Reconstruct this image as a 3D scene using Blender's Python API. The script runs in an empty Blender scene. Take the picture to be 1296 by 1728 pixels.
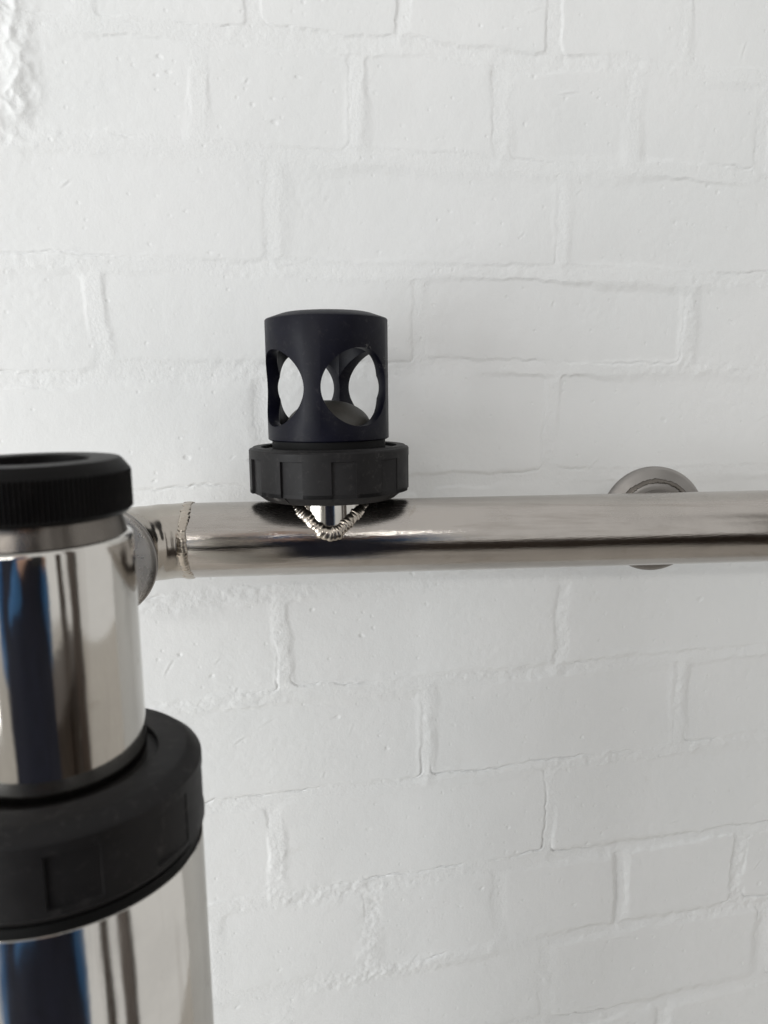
import bpy, bmesh, math, random
import numpy as np
from mathutils import Vector, Matrix

R = math.radians
scene = bpy.context.scene
random.seed(7)
rng = np.random.default_rng(11)

# ------------------------------------------------------------------ camera
CAM = Vector((0, 0, 1.4))
PITCH, ROLL = R(8.9), R(0.74)
cd = bpy.data.cameras.new("camera")
cam = bpy.data.objects.new("camera", cd)
scene.collection.objects.link(cam)
scene.camera = cam
cd.sensor_fit = 'VERTICAL'
cd.sensor_height = 24.0
cd.lens = 24.0 * 1300 / 1728
cd.clip_start = 0.005
cd.clip_end = 200
cam.location = CAM
cam.rotation_mode = 'QUATERNION'
fw = Vector((0, math.cos(PITCH), -math.sin(PITCH)))
rt0 = Vector((1, 0, 0)); up0 = rt0.cross(fw)
rt = math.cos(ROLL) * rt0 - math.sin(ROLL) * up0
up = math.sin(ROLL) * rt0 + math.cos(ROLL) * up0
cam.rotation_quaternion = Matrix((rt, up, -fw)).transposed().to_quaternion()
cd.dof.use_dof = True
cd.dof.focus_distance = 0.53
cd.dof.aperture_fstop = cd.lens / 2.6

# ------------------------------------------------------------------ light
world = bpy.data.worlds.new("World")
scene.world = world
world.use_nodes = True
bg = world.node_tree.nodes["Background"]
bg.inputs[0].default_value = (0.985, 0.978, 0.96, 1)
bg.inputs[1].default_value = 0.77
scene.view_settings.view_transform = 'Standard'
scene.view_settings.look = 'None'
scene.view_settings.exposure = 0
scene.view_settings.gamma = 1


def area(name, loc, target, sx, sy, power, color):
    l = bpy.data.lights.new(name, 'AREA')
    l.shape = 'RECTANGLE'; l.size = sx; l.size_y = sy
    l.energy = power; l.color = color
    o = bpy.data.objects.new(name, l)
    o.location = loc
    o.rotation_mode = 'QUATERNION'
    o.rotation_quaternion = (Vector(target) - Vector(loc)).to_track_quat('-Z', 'Y')
    scene.collection.objects.link(o)
    return o


area("window_light", (-1.75, -1.0, 1.15), (0, 0.6, 1.0), 1.4, 1.2, 36, (0.95, 0.98, 1.0))
area("strip_light", (-0.35, -1.9, 2.04), (0, 0.6, 1.3), 1.5, 0.07, 9, (1.0, 0.98, 0.95))


# ------------------------------------------------------------------ helpers
def link(o, parent=None):
    scene.collection.objects.link(o)
    if parent is not None:
        o.parent = parent
    return o


def tag(o, label=None, cat=None, group=None, kind=None):
    if label: o['label'] = label
    if cat: o['category'] = cat
    if group: o['group'] = group
    if kind: o['kind'] = kind
    return o


def empty(name, loc, label, cat):
    o = bpy.data.objects.new(name, None)
    o.empty_display_size = 0.02
    o.location = loc
    link(o)
    return tag(o, label, cat)


def mesh_obj(name, verts, faces, mat, parent=None, sharp=None, smooth=True, uv=None):
    me = bpy.data.meshes.new(name)
    me.from_pydata([tuple(v) for v in verts], [], faces)
    me.validate()
    me.polygons.foreach_set('use_smooth', [smooth] * len(me.polygons))
    if sharp is not None and smooth:
        me.set_sharp_from_angle(angle=R(sharp))
    me.materials.append(mat)
    me.update()
    o = bpy.data.objects.new(name, me)
    return link(o, parent)


def grid_faces(nu, nv, cu=False, cv=False, off=0):
    """faces of a grid of nu x nv vertices, index i*nv+j"""
    f = []
    for i in range(nu if cu else nu - 1):
        for j in range(nv if cv else nv - 1):
            a = i * nv + j; b = ((i + 1) % nu) * nv + j
            c = ((i + 1) % nu) * nv + (j + 1) % nv; d = i * nv + (j + 1) % nv
            f.append((off + a, off + b, off + c, off + d))
    return f


def lathe(profile, n=160, rfun=None, thetas=None):
    """profile: list of (r, z) bottom->top going outside; closed to itself if ends meet"""
    th = thetas if thetas is not None else [2 * math.pi * i / n for i in range(n)]
    V = []
    for t in th:
        for k, (r, z) in enumerate(profile):
            rr = r if rfun is None else rfun(t, k, r, z)
            V.append((rr * math.cos(t), rr * math.sin(t), z))
    return V, grid_faces(len(th), len(profile), cu=True)


def frame_from(d):
    d = Vector(d).normalized()
    return Vector((0, 0, 1)).rotation_difference(d).to_matrix()


def xform(V, origin, d):
    M = frame_from(d); o = Vector(origin)
    return [M @ Vector(v) + o for v in V]


# ------------------------------------------------------------------ materials
def new_mat(name):
    m = bpy.data.materials.new(name)
    m.use_nodes = True
    nt = m.node_tree
    b = nt.nodes["Principled BSDF"]
    return m, nt, b


def N(nt, typ, **kw):
    n = nt.nodes.new(typ)
    for k, v in kw.items():
        setattr(n, k, v)
    return n


def noise(nt, vec, scale, detail=4, rough=0.55, dist=0.0):
    n = N(nt, 'ShaderNodeTexNoise')
    n.inputs['Scale'].default_value = scale
    n.inputs['Detail'].default_value = detail
    n.inputs['Roughness'].default_value = rough
    n.inputs['Distortion'].default_value = dist
    nt.links.new(vec, n.inputs['Vector'])
    return n.outputs[0]


def mapr(nt, val, a, b, c, d, clamp=True):
    n = N(nt, 'ShaderNodeMapRange')
    n.clamp = clamp
    for k, v in zip(('From Min', 'From Max', 'To Min', 'To Max'), (a, b, c, d)):
        n.inputs[k].default_value = v
    nt.links.new(val, n.inputs['Value'])
    return n.outputs[0]


def mix(nt, fac, c1, c2):
    n = N(nt, 'ShaderNodeMix', data_type='RGBA')
    if isinstance(fac, float): n.inputs[0].default_value = fac
    else: nt.links.new(fac, n.inputs[0])
    for i, c in ((6, c1), (7, c2)):
        if isinstance(c, tuple): n.inputs[i].default_value = (*c, 1)
        else: nt.links.new(c, n.inputs[i])
    return n.outputs[2]


def mapping(nt, scale=(1, 1, 1), coord='Object'):
    t = N(nt, 'ShaderNodeTexCoord')
    m = N(nt, 'ShaderNodeMapping')
    m.inputs['Scale'].default_value = scale
    nt.links.new(t.outputs[coord], m.inputs['Vector'])
    return m.outputs[0]


def bump(nt, b, h, strength, dist, prev=None):
    n = N(nt, 'ShaderNodeBump')
    n.inputs['Strength'].default_value = strength
    n.inputs['Distance'].default_value = dist
    nt.links.new(h, n.inputs['Height'])
    if prev is not None: nt.links.new(prev, n.inputs['Normal'])
    nt.links.new(n.outputs[0], b.inputs['Normal'])
    return n.outputs[0]


def paint_mat(name="white_wall_paint", g=1.0):
    m, nt, b = new_mat(name)
    v = mapping(nt)
    big = noise(nt, v, 6, 3)
    col = mix(nt, mapr(nt, big, .35, .65, 0, 1), (.79, .80, .795), (.82, .825, .82))
    # faint scuffs and dust in a few spots
    d1 = noise(nt, v, 38, 6, .7)
    dirt = mapr(nt, d1, .66, .78, 0, .35)
    col = mix(nt, dirt, col, (.62, .60, .57))
    nt.links.new(col, b.inputs['Base Color'])
    b.inputs['Roughness'].default_value = .62
    b.inputs['Specular IOR Level'].default_value = .35
    f1 = noise(nt, v, 420, 5, .6)
    f2 = noise(nt, v, 130, 4, .55)
    p = bump(nt, b, f1, min(1, .3 * g), .0006 * g)
    p = bump(nt, b, f2, .22 * g, .0010, p)
    vo = N(nt, 'ShaderNodeTexVoronoi')
    vo.inputs['Scale'].default_value = 75
    nt.links.new(v, vo.inputs['Vector'])
    pit = mapr(nt, vo.outputs['Distance'], .03, .13, 0, 1)
    bump(nt, b, pit, .5, .0005, p)
    return m


def steel_mat(name, base=(.66, .64, .61), rough=.1, scr=(1, 60, 60), tint=None, smud=.14, scr_s=.05, bump_s=.05, brushed=0.0, streak=.3):
    m, nt, b = new_mat(name)
    b.inputs['Metallic'].default_value = 1
    v = mapping(nt)
    vs = mapping(nt, scr)
    n1 = noise(nt, v, 28, 5, .6)
    n2 = noise(nt, vs, 22, 4, .6)
    col = mix(nt, mapr(nt, n1, .4, .7, 0, 1), base, tuple(c * .9 for c in base))
    st = noise(nt, v, 55, 6, .7, .4)
    col = mix(nt, mapr(nt, st, .62, .75, 0, .55), col, (.33, .29, .24))
    n5 = noise(nt, mapping(nt, tuple(c if c < 2 else c * .25 for c in scr)), 7, 5, .65, .3)
    col = mix(nt, mapr(nt, n5, .52, .68, 0, streak), col, (.27, .24, .21))
    nt.links.new(col, b.inputs['Base Color'])
    rr = N(nt, 'ShaderNodeMath', operation='ADD')
    nt.links.new(mapr(nt, n1, .38, .7, rough, rough + smud), rr.inputs[0])
    nt.links.new(mapr(nt, n2, .35, .7, 0, scr_s), rr.inputs[1])
    ro = rr.outputs[0]
    if brushed:      # the upper side was brushed after welding
        sx = N(nt, 'ShaderNodeSeparateXYZ'); g = N(nt, 'ShaderNodeTexCoord')
        nt.links.new(g.outputs['Object'], sx.inputs[0])
        jt = N(nt, 'ShaderNodeMath', operation='MULTIPLY_ADD'); nt.links.new(n1, jt.inputs[0]); jt.inputs[1].default_value = .012; nt.links.new(sx.outputs['Z'], jt.inputs[2])
        a_ = N(nt, 'ShaderNodeMath', operation='ADD')
        nt.links.new(ro, a_.inputs[0]); nt.links.new(mapr(nt, jt.outputs[0], .012, .019, 0, brushed), a_.inputs[1])
        ro = a_.outputs[0]
    nt.links.new(ro, b.inputs['Roughness'])
    p = bump(nt, b, n2, bump_s, .0004)
    n3 = noise(nt, mapping(nt, tuple(min(1, c) if c < 2 else 2.2 for c in scr)), 9, 3, .5)
    p = bump(nt, b, n3, .22, .002, p)
    n4 = noise(nt, v, 260, 3, .7)
    bump(nt, b, n4, .05, .0002, p)
    return m


def plastic_mat(name, col, rough, scuff=.0, spec=.5, marks=()):
    m, nt, b = new_mat(name)
    v = mapping(nt)
    n1 = noise(nt, v, 60, 5, .65)
    n2 = noise(nt, v, 190, 6, .75, .5)
    c = mix(nt, mapr(nt, n1, .4, .7, 0, 1), col, tuple(x * 1.35 for x in col))
    if scuff:
        s = mapr(nt, n2, .55, .70, 0, scuff)
        c = mix(nt, s, c, (.13, .12, .115))
    for (p, rad, thr, colr, sc) in marks:      # worn and knocked places, plus a shiny patch painted paler
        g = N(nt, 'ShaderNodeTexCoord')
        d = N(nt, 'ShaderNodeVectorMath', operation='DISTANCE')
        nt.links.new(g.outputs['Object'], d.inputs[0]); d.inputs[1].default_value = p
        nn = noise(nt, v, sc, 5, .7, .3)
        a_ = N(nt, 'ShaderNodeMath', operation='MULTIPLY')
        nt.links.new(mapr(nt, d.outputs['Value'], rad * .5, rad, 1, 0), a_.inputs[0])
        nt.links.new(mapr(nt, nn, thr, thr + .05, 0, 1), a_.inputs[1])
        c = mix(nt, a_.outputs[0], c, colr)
    nt.links.new(c, b.inputs['Base Color'])
    nt.links.new(mapr(nt, n1, .3, .7, rough - .06, rough + .08), b.inputs['Roughness'])
    b.inputs['Specular IOR Level'].default_value = spec
    f = noise(nt, v, 1400, 2, .5)
    bump(nt, b, f, .12, .0002)
    return m


def simple_mat(name, col, rough=.6, var=.15, scale=20, metallic=0.0):
    m, nt, b = new_mat(name)
    v = mapping(nt)
    n1 = noise(nt, v, scale, 5, .6)
    nt.links.new(mix(nt, mapr(nt, n1, .3, .7, 0, 1), tuple(c * (1 - var) for c in col), tuple(c * (1 + var) for c in col)), b.inputs['Base Color'])
    b.inputs['Roughness'].default_value = rough
    b.inputs['Metallic'].default_value = metallic
    return m


M_paint = paint_mat()
M_mortar = paint_mat('white_painted_mortar', 1.5)
M_pipe = steel_mat("polished_steel_pipe", (.47, .44, .41), .045, (1, 70, 70), smud=.07, scr_s=.06, bump_s=.16, brushed=.16, streak=.4)
M_elbow = steel_mat("elbow_steel", (.47, .435, .39), .12, (1, 30, 30), smud=.2)
M_vessel = steel_mat("mirror_steel", (.62, .60, .565), .045, (60, 60, 1), smud=.07, scr_s=.03, bump_s=.03)
M_dull = steel_mat("dull_turned_steel", (.30, .285, .27), .26, (1, 1, 1), smud=.15)
M_collar = steel_mat("steel_cap_reflection_and_grime", (.16, .145, .13), .22, (40, 40, 1), smud=.15)  # dark base holds the cap's painted reflection on the collar; also the grubby ring
M_bracket = steel_mat("bracket_steel", (.31, .295, .28), .27, (1, 1, 1), smud=.2)
M_weld = steel_mat("weld_bead_steel", (.50, .45, .39), .10, (1, 1, 1), smud=.14)
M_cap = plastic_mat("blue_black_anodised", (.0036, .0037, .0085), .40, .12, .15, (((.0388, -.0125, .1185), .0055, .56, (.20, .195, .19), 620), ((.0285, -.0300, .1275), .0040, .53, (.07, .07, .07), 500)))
M_nut = plastic_mat("black_nut_plastic", (.0110, .0104, .0108), .50, .16, .18, (((.0350, -.0415, .0575), .0060, .54, (.045, .044, .043), 260), ((-.0335, -.0365, .0335), .0060, .50, (.10, .095, .09), 240)))  # first mark is a scuff, second paints a shiny patch as paler colour
M_knurl = plastic_mat("black_knurled_cap", (.0038, .0034, .0034), .45, .06, .12)
M_dome = plastic_mat("grey_valve_rubber", (.055, .052, .046), .5, .2, .4)
M_rubber = plastic_mat("black_rubber", (.006, .006, .006), .6, .0, .15)
M_floor = simple_mat("brown_grey_concrete", (.60, .565, .52), .55, .15, 6)
M_shirt = simple_mat("blue_cotton", (.045, .145, .33), .85, .12, 40)
M_apron = simple_mat("navy_canvas", (.010, .012, .028), .85, .2, 40)
M_trouser = simple_mat("dark_trouser_cloth", (.02, .019, .022), .9, .2, 40)
M_skin = simple_mat("skin", (.52, .33, .25), .5, .08, 30)
M_hair = simple_mat("brown_hair", (.05, .03, .018), .55, .3, 90)
M_phone = simple_mat("phone_black", (.02, .02, .022), .2, .1, 10)
M_wood = simple_mat("dark_stained_timber", (.055, .038, .028), .5, .3, 14)

# ------------------------------------------------------------------ brick wall
YAW = R(12.8)
WO = Vector((0, 0.62, 0))
WD = Vector((math.cos(YAW), math.sin(YAW), 0))
WN = Vector((math.sin(YAW), -math.cos(YAW), 0))


def axis_grid(lo, hi, m0, m1, d0, d1, dense, mid, coarse):
    def seg(a, b, s):
        n = max(1, int(round((b - a) / s)))
        return list(np.linspace(a, b, n, endpoint=False))
    g = seg(lo, m0, coarse) + seg(m0, d0, mid) + seg(d0, d1, dense) + seg(d1, m1, mid) + seg(m1, hi, coarse) + [hi]
    return np.array(g)


U = axis_grid(-1.25, 1.35, -.62, .72, -.315, .405, .0010, .004, .011)
Z = axis_grid(0.0, 2.45, .62, 1.86, .755, 1.725, .0010, .004, .011)
nu, nz = len(U), len(Z)


def vnoise(scale, seed, su=1.0, sz=1.0):
    """smooth value noise on the tensor grid; scale = size of a lattice cell in metres"""
    r = np.random.default_rng(seed)
    def wts(x, s):
        q = (x + 5.0) / s
        i = np.floor(q).astype(int); f = q - i
        return i, f
    iu, fu = wts(U, scale * su); iz, fz = wts(Z, scale * sz)
    iu0, iz0 = iu.min(), iz.min()
    L = r.standard_normal((iu.max() - iu0 + 4, iz.max() - iz0 + 4))
    def basis(f):
        return [(1 - f) ** 3 / 6, (3 * f ** 3 - 6 * f ** 2 + 4) / 6, (-3 * f ** 3 + 3 * f ** 2 + 3 * f + 1) / 6, f ** 3 / 6]
    bu, bz = basis(fu), basis(fz)
    rows = sum(bu[k][:, None] * L[iu - iu0 + k, :] for k in range(4))
    out = sum(bz[k][None, :] * rows[:, iz - iz0 + k] for k in range(4))
    return out * 1.9


def build_wall():
    # bottom edge of each course, as it stands (the courses are hand laid and uneven)
    zb = [1.735, 1.660, 1.582, 1.499, 1.421, 1.330, 1.245, 1.161, 1.071, .979, .893, .805, .720]
    per = {  # perpends of the courses in view: list of joint centres
        1.735: (.04, .245), 1.660: (.023, .1165), 1.582: None, 1.499: (-.080, .232), 1.421: (.0304, .24),
        1.330: (-.095, .241), 1.245: (.030, .241), 1.161: (-.0867, .2445), 1.071: (.0343, .245),
        .979: (-.0975, .2486), .893: None, .805: (-.095, .2434), .720: (.03, .245)}
    joints = {}
    lo, hi = -1.25, 1.35
    def fill(seed, first, last, step):
        s = list(seed)
        while s[0] > lo: s.insert(0, s[0] - step - random.uniform(-.003, .003))
        while s[-1] < hi: s.append(s[-1] + step + random.uniform(-.003, .003))
        return s
    for z in zb:
        if z == 1.582: s = [-.134, -.0162, .0998, .2126]; step = .117
        elif z == .893: s = [-.1488, -.0186, .1021, .2265, .3556]; step = .124
        elif z == 1.660: s = [-.092, .023, .1407]; step = .117
        else:
            c, step = per[z]; s = [c, c + step]
        joints[z] = fill(s, 0, 0, step)
    z = zb[0]; k = 0
    while zb[0] < 2.4:
        zb.insert(0, zb[0] + .083); joints[zb[0]] = fill([.03 + (.12 if k % 2 else 0), .275 + (.12 if k % 2 else 0)], 0, 0, .245); k += 1
    while zb[-1] > .02:
        zb.append(zb[-1] - .087); joints[zb[-1]] = fill([-.09 + (.12 if k % 2 else 0), .155 + (.12 if k % 2 else 0)], 0, 0, .246); k += 1

    H = np.zeros((nu, nz)); cov = np.full((nu, nz), -1.0); ident = np.full((nu, nz), -1, int)
    # noise fields (metres where they displace)
    wu = vnoise(.022, 1) * .0010 + vnoise(.007, 2) * .0005 + vnoise(.06, 21) * .0012 + vnoise(.0026, 33) * .00028
    wz = vnoise(.024, 3) * .0009 + vnoise(.006, 4) * .0006 + vnoise(.09, 22) * .0014 + vnoise(.0026, 34) * .00028
    soft = np.clip(.0040 + vnoise(.045, 5) * .0030, .0008, .010)
    crackm = np.clip(vnoise(.05, 6) * .75 + vnoise(.010, 7) * .45 - .05, 0, 1.2)
    grit = np.clip(vnoise(.055, 35, 1.3, .8) * .32 + .22, .05, .85)
    mort = vnoise(.05, 8, 1.6, .7) * .0003 + (vnoise(.007, 9) * .00018 + vnoise(.0034, 10) * .00017 + vnoise(.0019, 36) * .00013) * grit
    lumps = np.clip(vnoise(.0052, 37) - .9, 0, 1.4) * np.clip(vnoise(.05, 38) * .8 + .1, 0, 1.2)
    mort = mort + lumps * .0002
    face = vnoise(.07, 11) * .00040 + vnoise(.018, 12) * .00010 + vnoise(.0055, 13) * .000035
    rough_amt = np.clip(vnoise(.05, 14) * .6 + .2, 0, 1)
    face = face + rough_amt * vnoise(.0025, 15) * .00005
    chips = np.clip(vnoise(.0026, 16) - 2.1, 0, .8) * np.clip(vnoise(.06, 17) + .35, 0, 1)
    face = face - chips * .0007
    fill_amt = np.clip(vnoise(.11, 18, 1.4, 1) * .0005, -.0006, .0008)      # where paint and mortar fill the joint
    mort_h = mort + fill_amt
    struck = np.clip(vnoise(.06, 39, 1.5, 1) * .00038 + .00030, .00002, .0012)   # how far the pointing is struck back
    slant = np.zeros((nu, nz))
    low = np.clip((1.28 - Z[None, :]) / .25, 0, 1)      # the lower courses are less filled with paint
    struck = struck * (1 + 1.3 * low); crackm = crackm * (1 + 1.2 * low); mort_h = mort_h * (1 + .8 * low) - .00012 * low
    B = np.full((nu, nz), -9.0)
    off_of = []
    groove = np.zeros((nu, nz))
    n = 0
    for r_i in range(len(zb)):
        z0 = zb[r_i]; z1 = (zb[r_i - 1] if r_i else 2.46) - .0125
        if z1 > 2.44: z1 = 2.44
        J = joints[z0]
        for j in range(len(J) - 1):
            g0 = random.uniform(.005, .008); g1 = random.uniform(.005, .008)
            a = J[j] + g0; b = J[j + 1] - g1
            zz0 = z0 + random.uniform(-.0015, .0015); zz1 = z1 + random.uniform(-.002, .0015)
            sl = random.uniform(-.012, .012)
            if b < lo + .02 or a > hi - .02: continue
            i0, i1 = np.searchsorted(U, [a - .02, b + .02]); k0, k1 = np.searchsorted(Z, [zz0 - .02, zz1 + .02])
            if i1 - i0 < 3 or k1 - k0 < 3: continue
            sli = (slice(i0, i1), slice(k0, k1))
            uu = U[i0:i1][:, None] + wu[sli]; vv = Z[k0:k1][None, :] + wz[sli]
            cx, cz = (a + b) / 2, (zz0 + zz1) / 2
            hx, hz = (b - a) / 2, (zz1 - zz0) / 2
            vv = vv - (uu - cx) * sl
            rc = random.uniform(.003, .008)
            qx = np.abs(uu - cx) - hx + rc; qz = np.abs(vv - cz) - hz + rc
            sd = -(np.hypot(np.maximum(qx, 0), np.maximum(qz, 0)) + np.minimum(np.maximum(qx, qz), 0) - rc)  # + inside
            off = random.gauss(.00008, .00018); tu = random.uniform(-.003, .003); tz = random.uniform(-.009, .007)
            s = soft[sli]
            t = np.clip((sd + s * .8) / (s * 1.8), 0, 1); t = t * t * (3 - 2 * t)
            hb = off + (uu - cx) * tu + (vv - cz) * tz + face[sli]
            h = mort_h[sli] * (1 - t) + hb * t
            below = np.clip((zz0 + .002 - vv) / .004, 0, 1) * (np.abs(uu - cx) < hx + .008)
            right = np.clip((uu - b + .002) / .004, 0, 1) * (np.abs(vv - cz) < hz + .002)
            dst = np.clip(-sd, 0, None)
            np.maximum(slant[sli], np.maximum(below, right * .8) * np.clip(1 - dst / .0125, 0, 1) * (1 - t), out=slant[sli])
            # open crack under the brick and beside it
            under = np.clip((cz - vv) / hz, 0, 1) ** 6; side = np.clip((uu - cx) / hx, 0, 1) ** 30 * .5
            w = .0007
            gr = np.exp(-((sd + .0006) / w) ** 2) * crackm[sli] * np.clip(under + side, 0, 1) * .00075
            upd = t > B[sli]
            Bs = B[sli]; Hs = H[sli]; Is = ident[sli]; Gs = groove[sli]
            Hs[upd] = h[upd]; Bs[upd] = t[upd]
            Is[upd & (t > .5)] = n
            np.maximum(Gs, gr, out=Gs)
            n += 1
    bare = B < 0
    H[bare] = mort_h[bare]
    H -= groove + slant * struck
    # lump of old render, upper left
    lump = np.exp(-(((U[:, None] + .262) / .022) ** 2 + ((Z[None, :] - 1.632) / .055) ** 2) ** 1.5)
    tex = (1 - np.abs(vnoise(.0070, 30))) * .7 + (1 - np.abs(vnoise(.0034, 41))) * .30 + vnoise(.016, 31) * .7 + .1
    H += np.clip(lump * tex, -.1, 2) * .0021
    # narrow trowel scratches and a few drips
    for k in range(46):
        cu_, cz_ = random.uniform(-.3, .4), random.uniform(.78, 1.71)
        L = random.uniform(.004, .018); an = random.uniform(.3, 1.3) if random.random() < .7 else random.uniform(-.2, .2)
        i0, i1 = np.searchsorted(U, [cu_ - L, cu_ + L]); k0, k1 = np.searchsorted(Z, [cz_ - L, cz_ + L])
        du = U[i0:i1][:, None] - cu_; dz = Z[k0:k1][None, :] - cz_
        al = du * math.cos(an) + dz * math.sin(an); ac = -du * math.sin(an) + dz * math.cos(an) + al ** 2 * 8
        H[i0:i1, k0:k1] += (np.exp(-(ac / .0013) ** 2) - 1.3 * np.exp(-((ac + .0016) / .0009) ** 2)) * np.exp(-(al / (L * .5)) ** 4) * random.uniform(.0001, .0003)

    X = WO.x + WD.x * U[:, None] + WN.x * H
    Y = WO.y + WD.y * U[:, None] + WN.y * H
    ZZ = np.broadcast_to(Z[None, :], (nu, nz))
    P = np.stack([X, Y, ZZ + 0 * H], -1).reshape(-1, 3)
    # normals from the height field
    gu = np.gradient(H, U, axis=0); gz = np.gradient(H, Z, axis=1)
    wn, wd = np.array(WN), np.array(WD)
    NN = wn[None, None, :] - gu[..., None] * wd - gz[..., None] * np.array([0, 0, 1.])
    NN /= np.linalg.norm(NN, axis=-1, keepdims=True)
    NN = NN.reshape(-1, 3)
    idx = np.arange(nu * nz).reshape(nu, nz)
    Q = np.stack([idx[:-1, :-1], idx[1:, :-1], idx[1:, 1:], idx[:-1, 1:]], -1).reshape(-1, 4)
    fid = ident[:-1, :-1].reshape(-1)

    wall = empty("brick_wall", tuple(WO), "white painted brick wall with uneven courses behind the steel pipe", "wall")
    wo = np.array(WO)

    def add(name, quads, mat=M_paint):
        used, inv = np.unique(quads.reshape(-1), return_inverse=True)
        me = bpy.data.meshes.new(name)
        me.vertices.add(len(used)); me.vertices.foreach_set('co', (P[used] - wo).astype(np.float32).ravel())
        nq = len(quads)
        me.loops.add(nq * 4); me.loops.foreach_set('vertex_index', inv.astype(np.int32).ravel())
        me.polygons.add(nq)
        me.polygons.foreach_set('loop_start', np.arange(0, nq * 4, 4, dtype=np.int32))
        me.update(calc_edges=True)
        me.polygons.foreach_set('use_smooth', np.ones(nq, bool))
        me.materials.append(mat)
        me.normals_split_custom_set_from_vertices(NN[used].tolist())
        o = bpy.data.objects.new(name, me)
        return link(o, wall)

    order = np.argsort(fid, kind='stable'); fs = fid[order]
    cuts = np.flatnonzero(np.diff(fs)) + 1
    for part in np.split(order, cuts):
        i = fid[part[0]]
        if i < 0: add("mortar", Q[part], M_mortar)
        else: add("brick", Q[part])
    # the body of the wall behind the painted face
    t0, t1 = -.005, -.11
    V = []
    for u in (U[0], U[-1]):
        for t in (t0, t1):
            for z in (Z[0], Z[-1]):
                V.append(WD * float(u) + WN * t + Vector((0, 0, float(z))))
    mesh_obj("wall_core", V, [(0, 1, 5, 4), (2, 6, 7, 3), (0, 2, 3, 1), (4, 5, 7, 6), (1, 3, 7, 5), (0, 4, 6, 2)], M_paint, wall, smooth=False)
    return wall


build_wall()

# floor
V = [(-6, -6, 0), (6, -6, 0), (6, 6, 0), (-6, 6, 0)]
fl = mesh_obj("floor", V, [(0, 1, 2, 3)], M_floor, smooth=False)
tag(fl, kind='structure')

# ------------------------------------------------------------------ steel pipe run
A0 = Vector((-.13443654, .5228654, 1.3001))      # where the elbow is welded on
DR = Vector((.99787, .0652, 0)).normalized()
NF = Vector((DR.y, -DR.x, 0))                    # horizontal, towards the viewer
RP = .0258
pipe = empty("steel_pipe", tuple(A0), "polished stainless steel pipe running across in front of the white wall", "pipe")
PI = math.pi
Zv = Vector((0, 0, 1))


def sweep_tube(points, tangents, radii, n=64, closed=False, upv=Zv):
    V = []
    for p, t, r in zip(points, tangents, radii):
        t = t.normalized(); a = upv - t * upv.dot(t); a.normalize(); b = t.cross(a)
        for k in range(n):
            an = 2 * PI * k / n
            V.append(p + (a * math.cos(an) + b * math.sin(an)) * r)
    return V, grid_faces(len(points), n, cu=closed, cv=True)


def loc(V, o):
    return [Vector(v) - o.location for v in V]


# straight tube (outer skin and bore)
L = 1.15
xs = [i * L / 90 for i in range(91)]
V, F = sweep_tube([A0 + DR * x for x in xs], [DR] * 91, [RP] * 91, 96)
o = mesh_obj("tube", loc(V, pipe), F, M_pipe, pipe)
V, F = sweep_tube([A0 + DR * (L - .0005 + e) for e in (0, .001, .002)], [DR] * 3, [RP + .0012, RP + .0012, .0001], 96)
mesh_obj("end_cap", loc(V, pipe), F, M_dull, pipe, sharp=30)

# elbow towards the viewer, then a short neck to the ferrule
RB = .043
pts, tan, rad = [], [], []
Cb = A0 + NF * RB
for i in range(33):
    a = PI / 2 * i / 32
    pts.append(Cb - NF * RB * math.cos(a) - DR * RB * math.sin(a))
    tan.append(-DR * math.cos(a) + NF * math.sin(a))
    rad.append(RP * (1 + .006 * math.sin(i * .9)))
for d in (.004, .009):
    pts.append(pts[32] + NF * d); tan.append(NF.copy()); rad.append(RP)
V, F = sweep_tube(pts, tan, rad, 96)
mesh_obj("elbow", loc(V, pipe), F, M_elbow, pipe)
FE = pts[-1]


def ferrule(name, origin, d, Ro, mat, t=.0042, boss=.030):
    prof = [(boss - .004, -.010), (boss - .002, -.0055), (boss + .0015, -.0030), (Ro - .006, -.0012), (Ro - .0012, 0), (Ro - .0003, .0006), (Ro, .0015), (Ro, t - .0012),
            (Ro - .0004, t - .0004), (Ro - .0013, t), (boss + .001, t), (boss * .5, t + .0002), (.0001, t + .0002)]
    V, F = lathe(prof, 128)
    return mesh_obj(name, loc(xform(V, origin, d), pipe), F, mat, pipe, sharp=50)


ferrule("flange", FE - DR * .0012 + NF * .006 + Vector((0, 0, -.001)), NF, .0357, M_dull)


def bead(path, radius, pitch, name, flat=.6, mat=None, seed=1):
    """weld bead: closed path [(point, outward normal)], overlapping ripples"""
    rr = random.Random(seed)
    n = len(path)
    s = 0; V = []; K = 12
    ph = [rr.uniform(-.15, .15) for _ in range(400)]
    ripples = [0.0]
    while ripples[-1] < 1.0: ripples.append(ripples[-1] + pitch * rr.uniform(.65, 1.45))
    k = 0
    for i in range(n):
        p, nr = path[i]; q = path[(i + 1) % n][0]; t = (q - path[i - 1][0]).normalized()
        w = nr - t * nr.dot(t); w.normalize(); b = t.cross(w)
        while ripples[k + 1] < s: k += 1
        f = (s - ripples[k]) / (ripples[k + 1] - ripples[k])
        sc = .90 + .08 * math.sin(PI * min(1, (1 - f) * 1.2)) ** .7 + ph[k % 400] * .5 + .10 * math.sin(s * 260 + seed) + .07 * math.sin(s * 610)
        s += (q - p).length
        c = p + b * (ph[(k * 3) % 400] * radius * .9) + w * (ph[(k * 7) % 400] * radius * .2)
        for m in range(K):
            an = 2 * PI * m / K
            lag = math.cos(an) * .55 * pitch
            V.append(c + (b * math.sin(an) + w * math.cos(an) * flat) * radius * sc + t * lag)
    return mesh_obj(name, loc(V, pipe), grid_faces(n, K, cu=True, cv=True), mat or M_weld, pipe)


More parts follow.
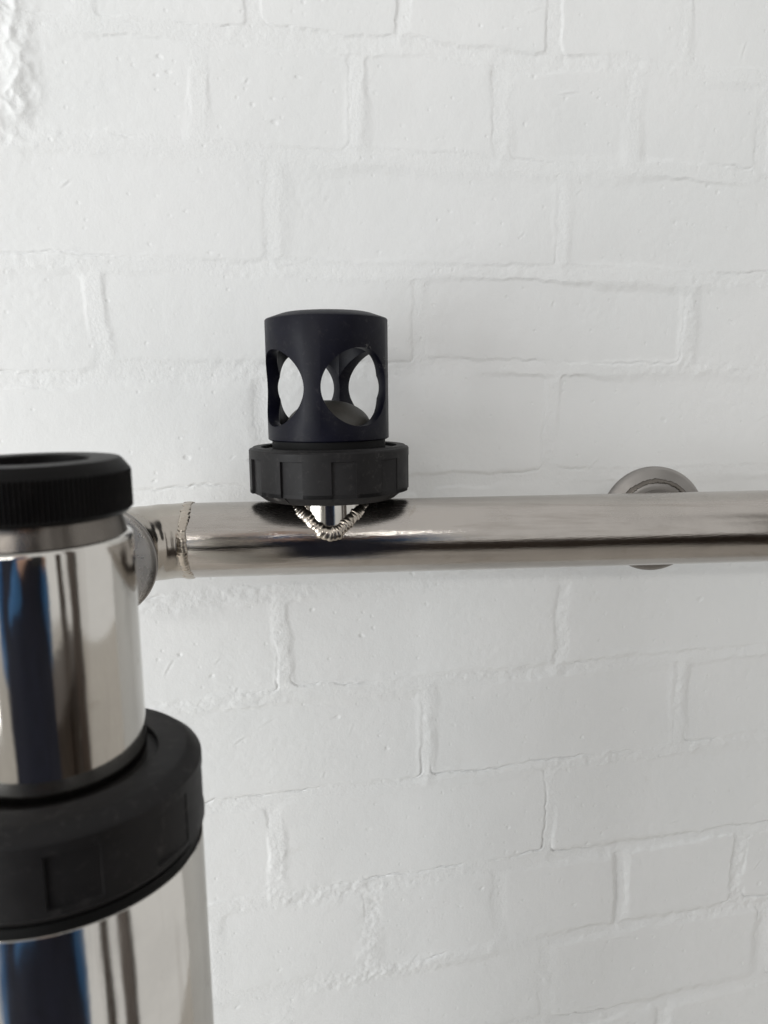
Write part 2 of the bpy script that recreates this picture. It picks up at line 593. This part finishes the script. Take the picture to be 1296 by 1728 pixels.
n = 420
path = [(A0 + (Zv * math.cos(2 * PI * i / n) + NF * math.sin(2 * PI * i / n)) * RP + DR * .0006 * math.sin(i * .05), (Zv * math.cos(2 * PI * i / n) + NF * math.sin(2 * PI * i / n))) for i in range(n)]
bead(path, .0034, .0024, "weld_bead", .32, seed=3)

# upright stub that carries the black fitting
FA = Vector((-.03704, .52923, 1.3001))
RS = .0240
zt = .036
nth = 128
V = []
for i in range(nth):
    t = 2 * PI * i / nth
    x, y = RS * math.cos(t), RS * math.sin(t)
    z0 = math.sqrt(max(RP * RP - y * y, 0)) - .001
    for z in (z0, z0 + (zt - z0) * .5, zt):
        V.append(FA + DR * x - NF * y + Zv * z)
mesh_obj("branch_stub", loc(V, pipe), grid_faces(nth, 3, cu=True), M_vessel, pipe)
n = 560
path = []
RW = RS + .0010
for i in range(n):
    t = 2 * PI * i / n
    x, y = RW * math.cos(t), RW * math.sin(t)
    z0 = math.sqrt(max(RP * RP - y * y, 0))
    pn = (-NF * y + Zv * z0).normalized(); sn = (DR * x - NF * y).normalized()
    path.append((FA + DR * x - NF * y + Zv * z0, (pn + sn).normalized()))
bead(path, .0052, .0027, "weld_bead", .42, seed=5)

# branch at the back with its ferrule, near the right edge
BA = Vector((.2103, .5455, 1.3001))
V, F = sweep_tube([BA - NF * d for d in (.012, .03, .042)], [-NF] * 3, [.0235, .0235, .0235], 96)
mesh_obj("rear_branch", loc(V, pipe), F, M_bracket, pipe)
FB = BA - NF * .041
prof = [(.0232, .0057), (.026, .0056), (.0285, .0052), (.0312, .003), (.0378, .0022), (.0400, .0008), (.0405, 0), (.0405, -.003), (.0395, -.004), (.0001, -.004)]
V, F = lathe(prof, 160)
mesh_obj("flange", loc(xform(V, FB, NF), pipe), F, M_bracket, pipe, sharp=40)
n = 360
ax, ay = DR, Zv
path = [(FB + NF * .0042 + (Zv * math.cos(2 * PI * i / n) + DR * math.sin(2 * PI * i / n)) * .0300, (Zv * math.cos(2 * PI * i / n) + DR * math.sin(2 * PI * i / n) + NF).normalized()) for i in range(n)]
bead(path, .0022, .0016, "weld_bead", .35, mat=M_collar, seed=9)


# ------------------------------------------------------------------ union nut
def union_nut(Ro, Rin, Rb, zbot, ztop, ch_b, ch_t, rec_top, rec_bot, Nn, phase, width, depth, bore, dish, inner_bot):
    """profile from the underside bore, out and up to the dished top"""
    prof = [(bore, zbot + inner_bot), (bore, zbot), (Rb - .0012, zbot), (Rb, zbot + .0005), (Ro - .0006, zbot + ch_b - .0006), (Ro, zbot + ch_b),
            (Ro, rec_bot), (Ro, rec_bot + .0003), (Ro, rec_top - .0003), (Ro, rec_top), (Ro, ztop - ch_t),
            (Ro - .0005, ztop - ch_t + .0009), (Ro - ch_t * .9, ztop - .0007), (Ro - ch_t * 1.3, ztop),
            (Rin + .0004, ztop), (Rin, ztop - .0004), (Rin, ztop - dish), (bore, ztop - dish)]
    th = []
    for k in range(Nn):
        b = phase + 2 * PI * k / Nn; w = 2 * PI / Nn
        fr = [0.0, .006, .02] + [.02 + (width - .02) * i / 7 for i in range(1, 8)] + [width + .004] + [width + (1 - width) * i / 9 for i in range(1, 9)] + [.996]
        th += [b + f * w for f in fr]
    def rf(t, k, r, z):
        a = ((t - phase) / (2 * PI / Nn)) % 1.0
        if a > .9999: a = 0
        if .003 < a < width + .001:
            g = depth * (1 - .72 * a / width)
        else: g = 0
        if 7 <= k <= 8: return r - g
        if rec_bot <= zbot + ch_b + .001 and k in (4, 5, 6): return r - g * .9
        return r
    V = []
    for t in th:
        for k, (r, z) in enumerate(prof):
            rr = rf(t, k, r, z); V.append((rr * math.cos(t), rr * math.sin(t), z))
    return V, grid_faces(len(th), len(prof), cu=True)


# ------------------------------------------------------------------ black vent fitting on the stub
vent = empty("vent_cap", tuple(FA), "blue-black cylindrical vent cap with round side openings and black union nut on the pipe", "cap")
VB = Vector(FA)
V, F = union_nut(.0545, .0462, .0450, .0282, .0640, .0080, .0022, .0570, .0338, 10, R(-90 + 5), .46, .0019, .030, .0022, .006)
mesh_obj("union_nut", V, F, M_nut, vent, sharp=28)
# neck between nut and cap
V, F = lathe([(.028, .030), (.0385, .0300), (.0385, .0700), (.01, .0700)], 96)
mesh_obj("neck", V, F, M_rubber, vent, sharp=30)
# stopper for the underside: seat ring the nut presses on the stub
V, F = lathe([(RS, .0290), (.0305, .0290), (.0310, .0310), (.029, .034)], 96)
mesh_obj("seat_ring", V, F, M_rubber, vent, sharp=30)


def cut_mesh(body, cutters, bev=None):
    """boolean the cutters out of body, return a mesh"""
    tmp = []
    def mk(V, F):
        me = bpy.data.meshes.new("tmp"); me.from_pydata([tuple(v) for v in V], [], F)
        bm = bmesh.new(); bm.from_mesh(me); bmesh.ops.recalc_face_normals(bm, faces=bm.faces); bm.to_mesh(me); bm.free()
        ob = bpy.data.objects.new("tmp", me); scene.collection.objects.link(ob); tmp.append(ob); return ob
    b = mk(*body)
    for c in cutters:
        co = mk(*c)
        m = b.modifiers.new("b", 'BOOLEAN'); m.operation = 'DIFFERENCE'; m.solver = 'EXACT'; m.object = co
    if bev:
        m = b.modifiers.new("v", 'BEVEL'); m.width = bev; m.segments = 2; m.limit_method = 'ANGLE'; m.angle_limit = R(32); m.use_clamp_overlap = True
    bpy.context.view_layer.update()
    dg = bpy.context.evaluated_depsgraph_get()
    me = bpy.data.meshes.new_from_object(b.evaluated_get(dg), depsgraph=dg)
    for o_ in tmp: bpy.data.objects.remove(o_)
    return me


def solid_lathe(prof, n=160):
    V = []; F = []
    m = len(prof)
    for i in range(n):
        t = 2 * PI * i / n
        for r, z in prof: V.append((r * math.cos(t), r * math.sin(t), z))
    F = grid_faces(n, m, cu=True)
    F.append(tuple(i * m for i in range(n))[::-1]); F.append(tuple(i * m + m - 1 for i in range(n)))
    return V, F


RC = .0410
zb0, zt0 = .0682, .1478
body = solid_lathe([(RC - .0012, zb0), (RC, zb0 + .0008), (RC, zt0 - .0006), (RC - .0008, zt0 + .0002), (.0310, zt0 + .0034), (.0290, zt0 + .0039), (.010, zt0 + .0042)], 200)


def hcyl(az, r, z, n=128, L=.06, x0=-.06):
    d = Vector((math.cos(az), math.sin(az), 0)); s = Vector((-d.y, d.x, 0)); V = []
    for e in (x0, L):
        for i in range(n):
            a = 2 * PI * (i + .5) / n
            V.append(d * e + s * math.cos(a) * r + Zv * (z + math.sin(a) * r))
    F = [(i, (i + 1) % n, n + (i + 1) % n, n + i) for i in range(n)]
    F.append(tuple(range(n))[::-1]); F.append(tuple(range(n, 2 * n)))
    return V, F


HZ, HR = .1028, .0248
bore = solid_lathe([(.0335, .055), (.0335, .1385), (.0315, .1405)], 160)
me = cut_mesh(body, [hcyl(R(-90 + 35), HR, HZ), hcyl(R(-90 - 55), HR, HZ), bore], .00035)
me.name = "cap_body"
me.materials.clear(); me.materials.append(M_cap)
me.polygons.foreach_set('use_smooth', [True] * len(me.polygons)); me.set_sharp_from_angle(angle=R(30))
link(bpy.data.objects.new("cap_body", me), vent)

V, F = lathe([(.0335, .0690), (.0300, .0700), (.0290, .0760)] + [(.029 * math.cos(a), .0760 + .0185 * math.sin(a)) for a in [PI / 2 * i / 16 for i in range(1, 16)]] + [(.0001, .0945)], 96)
mesh_obj("valve_dome", V, F, M_dome, vent, sharp=40)

# ------------------------------------------------------------------ vessel, lower left and close to the lens
VO = Vector((-.1242, .270, 1.377))
VD = Vector((.000, -.008, 1)).normalized()
ves = empty("steel_canister", tuple(VO), "mirror-polished steel canister with black ribbed cap and wide black nut, close up at left", "canister")
VM = frame_from(VD)


def vput(name, V, F, mat, parent=ves, sharp=30):
    return mesh_obj(name, [VM @ Vector(v) for v in V], F, mat, parent, sharp=sharp)


RU = .0331
V, F = lathe([(RU, -.116), (RU, -.0280), (RU - .0002, -.0268), (RU - .0009, -.0260), (.0310, -.0258)], 200)
vput("upper_cylinder", V, F, M_vessel, sharp=60)
V, F = lathe([(.0313, -.0262), (.0311, -.0254), (.0302, -.0210), (.0298, -.0195), (.0298, -.0160), (.020, -.016)], 160)
vput("collar", V, F, M_collar)
nk = 130
th = [2 * PI * (i + f) / nk for i in range(nk) for f in (0, .3, .5, .8)]
prof = [(.0230, -.0182), (.0320, -.0184), (.0336, -.0168), (.0338, -.0163), (.0338, -.0036), (.0335, -.0030), (.0310, .0004), (.0302, .0010), (.0208, .0010), (.0200, .0004), (.0198, -.005), (.0001, -.006)]


def kf(t, k, r, z):
    f = (t / (2 * PI) * nk) % 1.0
    if k in (3, 4) and .4 < f < .9: return r - .0007
    return r


V, F = lathe(prof, rfun=kf, thetas=th)
vput("knurled_cap", V, F, M_knurl, sharp=25)
V, F = union_nut(.0531, .0370, .0497, -.1400, -.1065, .0042, .0046, -.1150, -.1335, 9, R(-90 + 18), .46, .0012, .033, .0028, .01)
V = [(x, y, z - .0038) for x, y, z in V]      # seated a little lower on the thread
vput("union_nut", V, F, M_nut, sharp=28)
V, F = lathe([(.047, -.1436), (.0508, -.1436), (.0508, -.1395), (.046, -.1395)], 128)
V = [(x, y, z - .0038) for x, y, z in V]
vput("gasket", V, F, M_rubber)
V, F = lathe([(.0521, -.62), (.0521, -.1469), (.0518, -.1466), (.048, -.1466)], 200)
vput("lower_cylinder", V, F, M_vessel, sharp=60)

# ------------------------------------------------------------------ what the steel mirrors: photographer, added timber posts and bench
def skin_obj(name, pts, edges, radii, mat, parent, root=0, sub=2):
    me = bpy.data.meshes.new(name)
    me.from_pydata([tuple(p) for p in pts], edges, [])
    me.materials.append(mat)
    o = bpy.data.objects.new(name, me); link(o, parent)
    sk = o.modifiers.new("skin", 'SKIN'); sk.use_smooth_shade = True
    layer = me.skin_vertices[0].data if me.skin_vertices else None
    if layer is None:
        bm = bmesh.new(); bm.from_mesh(me); bm.verts.layers.skin.verify(); bm.to_mesh(me); bm.free()
        layer = me.skin_vertices[0].data
    for i, r in enumerate(radii):
        layer[i].radius = r if isinstance(r, tuple) else (r, r)
        layer[i].use_root = (i == root)
    s = o.modifiers.new("sub", 'SUBSURF'); s.levels = sub; s.render_levels = sub
    return o


per = empty("person", (-.07, -.29, 0), "person in a blue shirt and navy apron holding up a phone", "person")
# torso, legs and arms as one chain (local coordinates, facing +y)
P = [(0, 0, .98), (0, .01, 1.12), (0, .015, 1.28), (0, .0, 1.42), (0, .005, 1.50), (0, .03, 1.57),
     (.10, 0, .90), (.12, .01, .52), (.12, -.02, .10), (.13, .14, .04),
     (-.10, 0, .90), (-.12, .01, .52), (-.12, -.02, .10), (-.13, .14, .04),
     (.20, 0, 1.41), (.235, .02, 1.17), (.17, .17, 1.33),
     (-.20, 0, 1.41), (-.235, .02, 1.17), (-.015, .17, 1.33)]
E_ = [(0, 1), (1, 2), (2, 3), (3, 4), (4, 5), (0, 6), (6, 7), (7, 8), (8, 9), (0, 10), (10, 11), (11, 12), (12, 13), (3, 14), (14, 15), (15, 16), (3, 17), (17, 18), (18, 19)]
rad = [(.19, .12), (.18, .115), (.20, .125), (.18, .11), (.06, .06), (.052, .052), .088, .062, .045, .04, .088, .062, .045, .04, .062, .047, .032, .062, .047, .032]
skin_obj("body", P, E_, rad, M_shirt, per)
# trousers over the legs
P = [(0, 0, .99), (.10, 0, .88), (.12, .01, .52), (.12, -.02, .12), (-.10, 0, .88), (-.12, .01, .52), (-.12, -.02, .12)]
skin_obj("trousers", P, [(0, 1), (1, 2), (2, 3), (0, 4), (4, 5), (5, 6)], [(.20, .13), .125, .10, .08, .125, .10, .08], M_trouser, per)
# apron: curved sheet with thickness in front of the chest and hips
V = []; nz_, nx_ = 14, 13
for th_ in (0, .004):
    for i in range(nz_):
        z = .42 + .98 * i / (nz_ - 1)
        w = .20 if z < 1.2 else .20 - .06 * (z - 1.2) / .2
        for j in range(nx_):
            u = -1 + 2 * j / (nx_ - 1)
            V.append((u * w, .168 + .0 - .055 * u * u + .006 * math.sin(u * 9 + z * 4) - th_, z))
F = grid_faces(nz_, nx_) + grid_faces(nz_, nx_, off=nz_ * nx_)
mesh_obj("apron", V, F, M_apron, per)
# head
bm = bmesh.new()
bmesh.ops.create_uvsphere(bm, u_segments=32, v_segments=24, radius=1)
for v in bm.verts:
    x, y, z = v.co
    w = .076 * (1 - .18 * max(0, -z)); dpt = .096 * (1 - .10 * max(0, -z)); h = .118
    fx, fy, fz = x * w, y * dpt, z * h
    if y > 0:
        fy += .020 * math.exp(-((x / .16) ** 2)) * math.exp(-(((z + .12) / .17) ** 2))       # nose
        fy -= .008 * math.exp(-(((abs(x) - .38) / .14) ** 2)) * math.exp(-(((z - .08) / .10) ** 2))   # eye sockets
        fy += .005 * math.exp(-((x / .32) ** 2)) * math.exp(-(((z + .48) / .08) ** 2))       # lips
    v.co = (fx, fy + .03, fz + 1.665)
me = bpy.data.meshes.new("head"); bm.to_mesh(me); bm.free(); me.materials.append(M_skin)
me.polygons.foreach_set('use_smooth', [True] * len(me.polygons))
head = link(bpy.data.objects.new("head", me), per)
for s in (-1, 1):
    bm = bmesh.new(); bmesh.ops.create_uvsphere(bm, u_segments=12, v_segments=10, radius=1)
    for v in bm.verts: v.co = (s * .075 + v.co.x * .010, .02 + v.co.y * .018, 1.66 + v.co.z * .031)
    me = bpy.data.meshes.new("ear"); bm.to_mesh(me); bm.free(); me.materials.append(M_skin); me.polygons.foreach_set('use_smooth', [True] * len(me.polygons))
    link(bpy.data.objects.new("ear", me), head)
    bm = bmesh.new(); bmesh.ops.create_uvsphere(bm, u_segments=12, v_segments=10, radius=.0115)
    for v in bm.verts: v.co = (s * .029 + v.co.x, .1075 + v.co.y, 1.674 + v.co.z)
    me = bpy.data.meshes.new("eye"); bm.to_mesh(me); bm.free(); me.materials.append(M_phone); me.polygons.foreach_set('use_smooth', [True] * len(me.polygons))
    link(bpy.data.objects.new("eye", me), head)
bm = bmesh.new(); bmesh.ops.create_uvsphere(bm, u_segments=32, v_segments=24, radius=1)
for v in list(bm.verts):
    x, y, z = v.co
    k = 1 + .03 * math.sin(x * 23 + z * 17) * math.cos(y * 19)
    v.co = (x * .084 * k, y * .104 * k + .024, z * .124 * k + 1.672)
bmesh.ops.delete(bm, geom=[v for v in bm.verts if (v.co.y > .07 and v.co.z < 1.745) or v.co.z < 1.60 or (v.co.y > .035 and v.co.z < 1.69)], context='VERTS')
me = bpy.data.meshes.new("hair"); bm.to_mesh(me); bm.free(); me.materials.append(M_hair); me.polygons.foreach_set('use_smooth', [True] * len(me.polygons))
link(bpy.data.objects.new("hair", me), per)
# hands on the two long edges of the phone
for s, wx in ((1, .165), (-1, .0)):
    w0 = Vector((.17 if s > 0 else -.015, .17, 1.33))
    palm = Vector((.07 + s * .060, 0.2500, 1.365))
    pts = [tuple(w0), tuple(w0.lerp(palm, .55)), tuple(palm)]
    ed = [(0, 1), (1, 2)]; rd = [.027, (.03, .022), (.034, .018)]
    for f in range(4):
        zb_ = 1.343 + .019 * f; ln = (.062, .072, .068, .058)[f]
        i0 = len(pts)
        a = Vector((.07 + s * .052, 0.2570, zb_)); b = Vector((.07 + s * .050, 0.2720, zb_ + .004)); c = Vector((.07 + s * (.050 - .25 * ln), 0.2775, zb_ + .006)); d = Vector((.07 + s * (.05 - .38 * ln), 0.2785, zb_ + .007))
        pts += [tuple(a), tuple(b), tuple(c), tuple(d)]; rd += [.011, .0085, .0078, .0065]
        ed += [(2, i0), (i0, i0 + 1), (i0 + 1, i0 + 2), (i0 + 2, i0 + 3)]
    i0 = len(pts)
    pts += [(.07 + s * .050, 0.2400, 1.385), (.07 + s * .036, 0.2500, 1.402), (.07 + s * .022, 0.2570, 1.412)]; rd += [.013, .0105, .0085]
    ed += [(2, i0), (i0, i0 + 1), (i0 + 1, i0 + 2)]
    skin_obj("hand", pts, ed, rd, M_skin, per)
ph = empty("phone", (0, -.012, 1.40), "black phone held up in both hands", "phone")
bm = bmesh.new(); bmesh.ops.create_cube(bm, size=1)
for v in bm.verts: v.co = (v.co.x * .070, v.co.y * .007, v.co.z * .140)
bmesh.ops.bevel(bm, geom=bm.edges[:], offset=.003, segments=3, affect='EDGES')
me = bpy.data.meshes.new("phone_case"); bm.to_mesh(me); bm.free(); me.materials.append(M_phone)
link(bpy.data.objects.new("phone_case", me), ph)

# unseen timber post added behind the viewer for a dark mirrored stripe
post = empty("reflection_post", (1.35, -.55, 0), "unseen dark stained square timber post added for its reflection in the steel", "post")
bm = bmesh.new(); bmesh.ops.create_cube(bm, size=1)
for v in bm.verts: v.co = (v.co.x * .22, v.co.y * .22, 1.3 + v.co.z * 2.6)
bmesh.ops.bevel(bm, geom=bm.edges[:], offset=.006, segments=2, affect='EDGES')
me = bpy.data.meshes.new("shaft"); bm.to_mesh(me); bm.free(); me.materials.append(M_wood)
link(bpy.data.objects.new("shaft", me), post)

post2 = empty("reflection_post", (2.3, -2.0, 0), "farther dark stained square timber post added for its reflection, beyond the workbench", "post")  # second unseen post, added as another mirrored stripe
link(bpy.data.objects.new("shaft", me), post2)
post2.scale = (1.2, 1.2, 1)

# timber workbench added behind the viewer to darken the pipe's lower reflection
bench = empty("reflection_bench", (1.05, -1.15, 0), "dark timber workbench with drawers added out of view for its reflection", "reflection_bench")
def box(name, x0, x1, y0, y1, z0, z1, mat, parent, bev=.004):
    bm = bmesh.new(); bmesh.ops.create_cube(bm, size=1)
    for v in bm.verts: v.co = ((x0 + x1) / 2 + v.co.x * (x1 - x0), (y0 + y1) / 2 + v.co.y * (y1 - y0), (z0 + z1) / 2 + v.co.z * (z1 - z0))
    bmesh.ops.bevel(bm, geom=bm.edges[:], offset=bev, segments=2, affect='EDGES')
    me = bpy.data.meshes.new(name); bm.to_mesh(me); bm.free(); me.materials.append(mat)
    return link(bpy.data.objects.new(name, me), parent)
box("bench_top", -.95, .95, -.35, .35, .80, .85, M_wood, bench)
for x in (-.86, .86):
    for y in (-.28, .28): box("leg", x - .04, x + .04, y - .04, y + .04, 0, .799, M_wood, bench)
for x in (-.42, .42):
    d = box("drawer", x - .38, x + .38, -.25, .30, .12, .78, M_wood, bench)
    box("handle", x - .08, x + .08, .303, .32, .55, .565, M_dull, d, .002)
